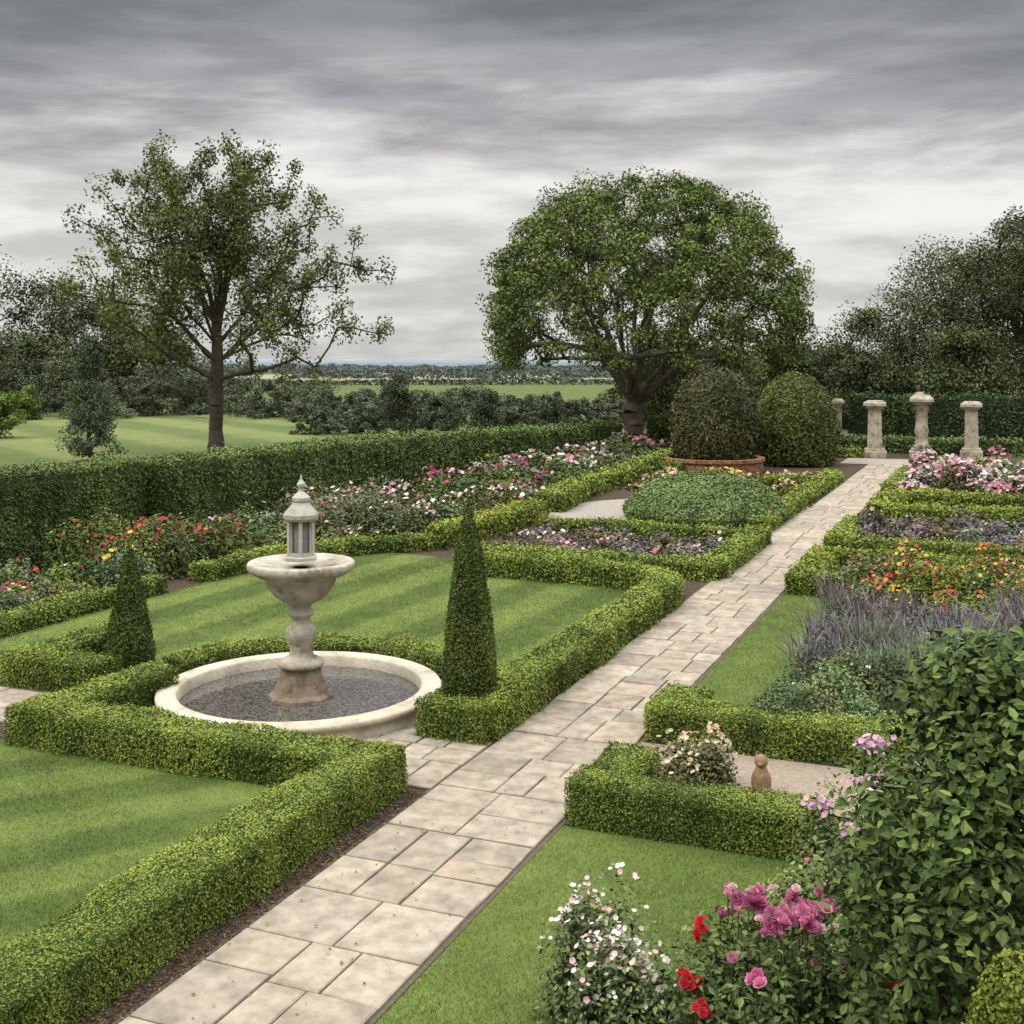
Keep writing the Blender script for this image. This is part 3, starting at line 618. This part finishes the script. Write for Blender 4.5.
# ============================================================ FOUNTAIN
b=B(); fx,fy=-8.55,13.25; W1=(1,1,1)
lathe(b,fx,fy,[(1.80,0),(1.78,.08),(1.77,.14),(1.80,.16),(1.84,.18),(1.85,.22),(1.83,.25),(1.60,.255),(1.575,.23),(1.56,.05)],(1.02,.99,.92),CREAM,96)
lathe(b,fx,fy,[(1.57,.10),(.3,.10),(.02,.10)],W1,WATER,64)
lathe(b,fx,fy,[(.44,0.06),(.43,.13),(.37,.18),(.31,.30),(.27,.42),(.26,.5)],(.5,.4,.34),LIME,8,math.pi/8,False)
lathe(b,fx,fy,[(.26,.5),(.30,.52),(.30,.57),(.25,.60),(.17,.64),(.14,.72),(.17,.82),(.205,.92),(.19,1.0),(.13,1.08),(.12,1.14),(.17,1.18),(.18,1.22),(.13,1.26),(.14,1.32),(.26,1.38),(.36,1.45),(.43,1.55),(.47,1.68),(.56,1.70),(.67,1.76),(.70,1.80),(.70,1.86),(.68,1.88),(.60,1.88),(.54,1.84),(.1,1.80)],(.95,.93,.88),LIME,48)
GR=(.78,.82,.84)
lathe(b,fx,fy,[(.0,1.9),(.23,1.9),(.23,1.94),(.20,1.96),(.20,2.0),(0,2.0)],GR,CREAM,6,0,False)
lathe(b,fx,fy,[(.12,2.0),(.12,2.42)],(.38,.42,.46),CREAM,12)
for i in range(6):
    a=i*math.pi/3; box(b,fx+.165*math.cos(a),fy+.165*math.sin(a),2.0,2.42,.05,.05,GR,CREAM,ang=a,bev=.004)
lathe(b,fx,fy,[(0,2.42),(.21,2.42),(.23,2.45),(.23,2.50),(.20,2.54),(.13,2.62),(.105,2.66),(.12,2.68),(.12,2.72),(.08,2.76),(.035,2.80),(.03,2.84),(.055,2.87),(.055,2.90),(.02,2.95),(.005,3.02)],GR,CREAM,12,0,False)
b.done('stone_fountain')
# ============================================================ PILLARS
def pillar(x,y,h,w,style=0,ang=.1):
    b=B(); c=(.9,.86,.80)
    box(b,x,y,0,.3,w*1.35,w*1.35,c,LIME,ang=ang,bev=.03); box(b,x,y,.303,.42,w*1.15,w*1.15,c,LIME,ang=ang,bev=.03)
    if style==0:
        box(b,x,y,.423,h-.5,w*.85,w*.85,c,LIME,taper=.88,ang=ang,bev=.02)
    else:
        lathe(b,x,y,[(w*.42,.42),(w*.5,.5),(w*.36,.62),(w*.34,1.0),(w*.40,1.25),(w*.33,1.5),(w*.33,h-.75),(w*.42,h-.68),(w*.36,h-.6),(w*.4,h-.5)],c,LIME,16)
    box(b,x,y,h-.498,h-.38,w*1.0,w*1.0,c,LIME,ang=ang,bev=.03); box(b,x,y,h-.377,h-.2,w*1.3,w*1.3,c,LIME,ang=ang,bev=.05)
    if style: 
        box(b,x,y,h-.197,h-.06,w*1.1,w*1.0,c,LIME,ang=ang+.2,bev=.06,taper=.8); box(b,x-.08,y,h-.057,h+.08,w*.5,w*.5,c,LIME,ang=.5,bev=.05,taper=.7)
    else: box(b,x,y,h-.197,h-.12,w*1.05,w*.95,c,LIME,ang=ang-.05,bev=.04,taper=.9)
    return b.done('stone_pillar')
pillar(-5.72,58.2,2.8,.8,0); pillar(-3.67,59,3.0,.82,1); pillar(-1.49,60,2.75,.74,0,.0); pillar(-8.1,63.5,2.7,.5,0)
# ============================================================ STATUE
b=B(); sx,sy=-2.35,12.35; c=(.62,.42,.27)
lathe(b,sx,sy,[(.12,0.01),(.12,.04),(.09,.05),(.105,.10),(.105,.16),(.085,.22),(.055,.27),(.05,.29),(.068,.32),(.072,.35),(.055,.39),(.02,.41),(0.002,.412)],c,LIME,16)
for s_ in (-1,1):
    b.add([(sx+s_*.02,sy-.02,.39),(sx+s_*.06,sy-.01,.385),(sx+s_*.04,sy+.02,.385),(sx+s_*.05,sy,.45)],[(0,1,3),(1,2,3),(2,0,3)],c,LIME)
    lathe(b,sx+s_*.045,sy-.085,[(.03,.01),(.028,.12),(.02,.2)],c,LIME,8)
lathe(b,sx,sy-.06,[(.028,.315),(.03,.335),(.005,.35)],c,LIME,8)
b.done('cat_statue')

# ============================================================ TREES
b=B(); bx,by=-18.0,59.6; T=[]
cz=6.3; NT=400
for i in range(NT):
    sp_=-.26+1.25*(i+.5)/NT; ph=math.asin(min(.99,sp_)); th=i*2.39996+rng.normal(0,.12)
    q=rng.uniform(.86,.95)
    cp=math.cos(ph)**.8
    bump=1+.035*math.sin(3*th+1)+.035*math.sin(5*th+ph*4)
    if ph<0: q*=1-.1*abs(ph)*rng.random()
    T.append((bx+.3+8.5*cp*math.cos(th)*q*bump,by+7.8*cp*math.sin(th)*q*bump,cz+8.1*math.sin(ph)*q*(1+.03*math.sin(4*th)) ))
for i in range(150):
    a=rng.uniform(0,6.28); q=math.sqrt(rng.random())*6.3; z=cz+rng.uniform(1.6,6.4)
    if q/8+ (z-cz)/9>1.05: continue
    T.append((bx+.3+q*math.cos(a),by+q*math.sin(a),z))
T=np.array(T); MN=[]
for i in range(15):
    az=i*2.4; el=math.radians(36+46*((i*0.618)%1)); R_=6.6; MN.append((bx+R_*math.cos(el)*math.cos(az),by+R_*math.cos(el)*math.sin(az),2.4+R_*math.sin(el)*1.15))
tree(b,(bx,by,0),2.3,T,.48,bark=(.12,.10,.075),tipr=.028,step=1.0,pen=.12,wob=.07,mains=MN,mbow=-.03)
for t in T:
    k=rng.uniform(.72,1.28); clump(b,t,rng.uniform(.7,1.15),270,.165,np.array((.042,.064,.015))*k,np.array((.185,.235,.060))*k,.6,rng.normal(0,.08))
b.done('dome_crowned_tree')
b=B(); bx,by=-35.3,47.2; T=[]; rad=[]; MN=[(bx+.3,by,10.5)]
limbs=[]
for i in range(44):
    f=i/43.0; az=i*2.4+rng.normal(0,.25); el=.14+1.22*f**.85+rng.normal(0,.06)
    Lh=(8.9-2.0*f)*rng.uniform(.86,1.04)
    limbs.append((az,el,Lh,4.2+3.6*f))
for li,(az,el,Lh,z0) in enumerate(limbs):
    if li%2==0: MN.append((bx+Lh*.5*math.cos(el)*math.cos(az),by+Lh*.5*math.cos(el)*math.sin(az),z0+Lh*.5*math.sin(el)))
    for q in np.linspace(.36,1,9):
        r=Lh*q; j=rng.normal(0,.42,3)
        T.append((bx+r*math.cos(el)*math.cos(az)+j[0],by+r*math.cos(el)*math.sin(az)+j[1],z0+r*math.sin(el)+.10*r*q+j[2])); rad.append(.85-.33*q)
T=np.array(T); T[:,2]=np.where(T[:,2]>15,15+rng.normal(-.3,.5,len(T)),T[:,2]); T[:,2]=np.maximum(T[:,2],3.6)
tree(b,(bx,by,0),3.6,T,.33,bark=(.06,.05,.038),tipr=.022,step=.9,pen=.12,wob=.07,mains=MN,mstart=lambda t:3.6+ (t[2]-5)*.5,mbow=-.04)
for t,r in zip(T,rad):
    k=rng.uniform(.75,1.25); clump(b,t,r*rng.uniform(.8,1.35),125,.17,np.array((.045,.060,.016))*k,np.array((.175,.20,.060))*k,1.15)
b.done('deciduous_tree')
b=B(); bx,by=-36,39.5; T=[]
for i in range(120):
    f=rng.random()**.85; r=1.35*(1-f)**.7*rng.uniform(.3,1); a=rng.uniform(0,6.28); T.append((bx+r*math.cos(a),by+r*math.sin(a),.5+4.9*f))
T=np.array(T); tree(b,(bx,by,0),.6,T,.09,tipr=.012,step=.5,wob=.04,mains=[(bx,by,5.0)])
for t in T: clump(b,t,.42,110,.11,(.035,.05,.028),(.13,.155,.085),.8)
b.done('young_tree')
def belt(name,items,dark,light,s,nc=18,nl=130,**k):
    b=B()
    for (D,lat,h,w_) in items:
        x=CS*lat-SN*D; y=SN*lat+CS*D; q=rng.uniform(.75,1.25); bgtree(b,x,y,h,w_,np.array(dark)*q,np.array(light)*q,s,nc,nl,**k)
    return b.done(name)
it=[(112,-54,15.5,15),(118,-46,14,13),(105,-60,13,12),(120,-41,12,11),(122,-36,8,10),(112,-66,12,14),(110,-50,9,12),(108,-44,7,10)]
belt('distant_trees',it,(.036,.050,.020),(.135,.16,.056),.32,54,280,zb=.03)
it=[(100+rng.uniform(-6,9),l+rng.normal(0,.8),rng.uniform(1.6,4.4)*(1.3 if l<-22 else .85),rng.uniform(5,11)) for l in np.arange(-52,-12,1.1)]
belt('distant_shrubs',it,(.042,.055,.03),(.135,.155,.08),.20,18,200,trunk=False,zb=.0)  # leaf colours lightened and greyed to carry distance haze
it=[(84+rng.uniform(-5,8),l+rng.normal(0,.6),rng.uniform(1.5,2.9),rng.uniform(3.5,8)) for l in np.arange(-15,14,.8)]
belt('distant_shrubs',it,(.045,.058,.034),(.14,.16,.09),.16,20,220,trunk=False,zb=.0)  # haze is in the leaf colours here too
it=[(74,-7.2,4.0,2.6),(78,-4.6,2.4,3.4),(76,-1.6,2.8,2.2),(75,-9.5,2.0,3.4),(76,2,2.4,4.2),(74,-12.0,1.6,4)]
belt('shrubbery',it,(.045,.06,.035),(.14,.165,.085),.14,38,220,trunk=False,zb=.02,shape=.7)
it=[(70,-30.5,2.6,3.4),(92,-38,2.6,3.4),(95,-34,2.4,3)]
belt('round_bushes',it,(.06,.09,.015),(.18,.225,.045),.18,32,260,trunk=False,zb=.02)
it=[(84,34,13,13),(92,27.5,9,9),(88,31,10.5,10),(96,24,6.5,8),(92,21,6,7),(98,17,5.5,7),(100,38,15,15),(86,38,14,10),(90,13.5,4.8,6),(95,10,5,6),(78,29.5,7,7),(80,24,5,6)]
belt('woodland',it,(.024,.034,.013),(.11,.135,.044),.22,62,290,zb=.03)
b=B(); x=CS*35-SN*80; y=SN*35+CS*80; T=[]
for i in range(95):
    u=rng.normal(size=3); u/=np.linalg.norm(u); q=rng.random()**.4; T.append((x+4.6*u[0]*q,y+4.6*u[1]*q,10.2+4.3*u[2]*q))
T=np.array(T); tree(b,(x,y,0),5,T,.35,tipr=.03,step=.9)
for t in T: clump(b,t,1.15,230,.19,(.024,.036,.014),(.12,.145,.046),.8)
b.done('oak_tree')
it=[(72,9.2,7.0,6.5),(74,13.0,5.4,6)]
belt('garden_trees',it,(.036,.050,.016),(.13,.155,.048),.18,55,260,zb=.05)
b=B()
for D,h,l0,l1,c in [(235,1.3,-75,40,(.06,.075,.045)),(330,2.2,-60,160,(.075,.09,.07)),(480,2.8,-300,200,(.09,.11,.10)),(700,3.2,-300,400,(.115,.135,.135))]:  # row colours fade towards blue-grey: distance haze put into the leaf colour
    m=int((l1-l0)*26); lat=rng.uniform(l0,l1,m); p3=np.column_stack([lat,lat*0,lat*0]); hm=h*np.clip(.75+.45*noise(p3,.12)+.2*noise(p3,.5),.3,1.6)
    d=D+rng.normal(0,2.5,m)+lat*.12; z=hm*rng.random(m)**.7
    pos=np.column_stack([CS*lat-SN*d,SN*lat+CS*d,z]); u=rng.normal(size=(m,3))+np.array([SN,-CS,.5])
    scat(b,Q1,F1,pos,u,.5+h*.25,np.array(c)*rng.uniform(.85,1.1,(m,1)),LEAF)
b.done('distant_hedgerows')
b=B()
for D,h,c in [(1500,6,(.13,.16,.17)),(2600,11,(.17,.20,.23)),(4200,19,(.22,.25,.28))]:  # bluish ridge colours have aerial haze painted in, paler with distance
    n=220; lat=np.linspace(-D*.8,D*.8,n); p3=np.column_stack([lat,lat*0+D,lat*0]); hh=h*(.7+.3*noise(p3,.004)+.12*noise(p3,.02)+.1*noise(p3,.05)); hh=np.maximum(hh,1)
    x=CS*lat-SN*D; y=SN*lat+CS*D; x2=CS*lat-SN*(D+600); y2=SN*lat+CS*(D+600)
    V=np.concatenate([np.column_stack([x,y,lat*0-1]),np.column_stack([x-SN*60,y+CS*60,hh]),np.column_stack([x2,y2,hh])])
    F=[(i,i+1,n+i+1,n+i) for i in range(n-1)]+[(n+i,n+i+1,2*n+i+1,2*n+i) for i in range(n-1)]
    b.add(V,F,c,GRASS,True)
b.done('hills')
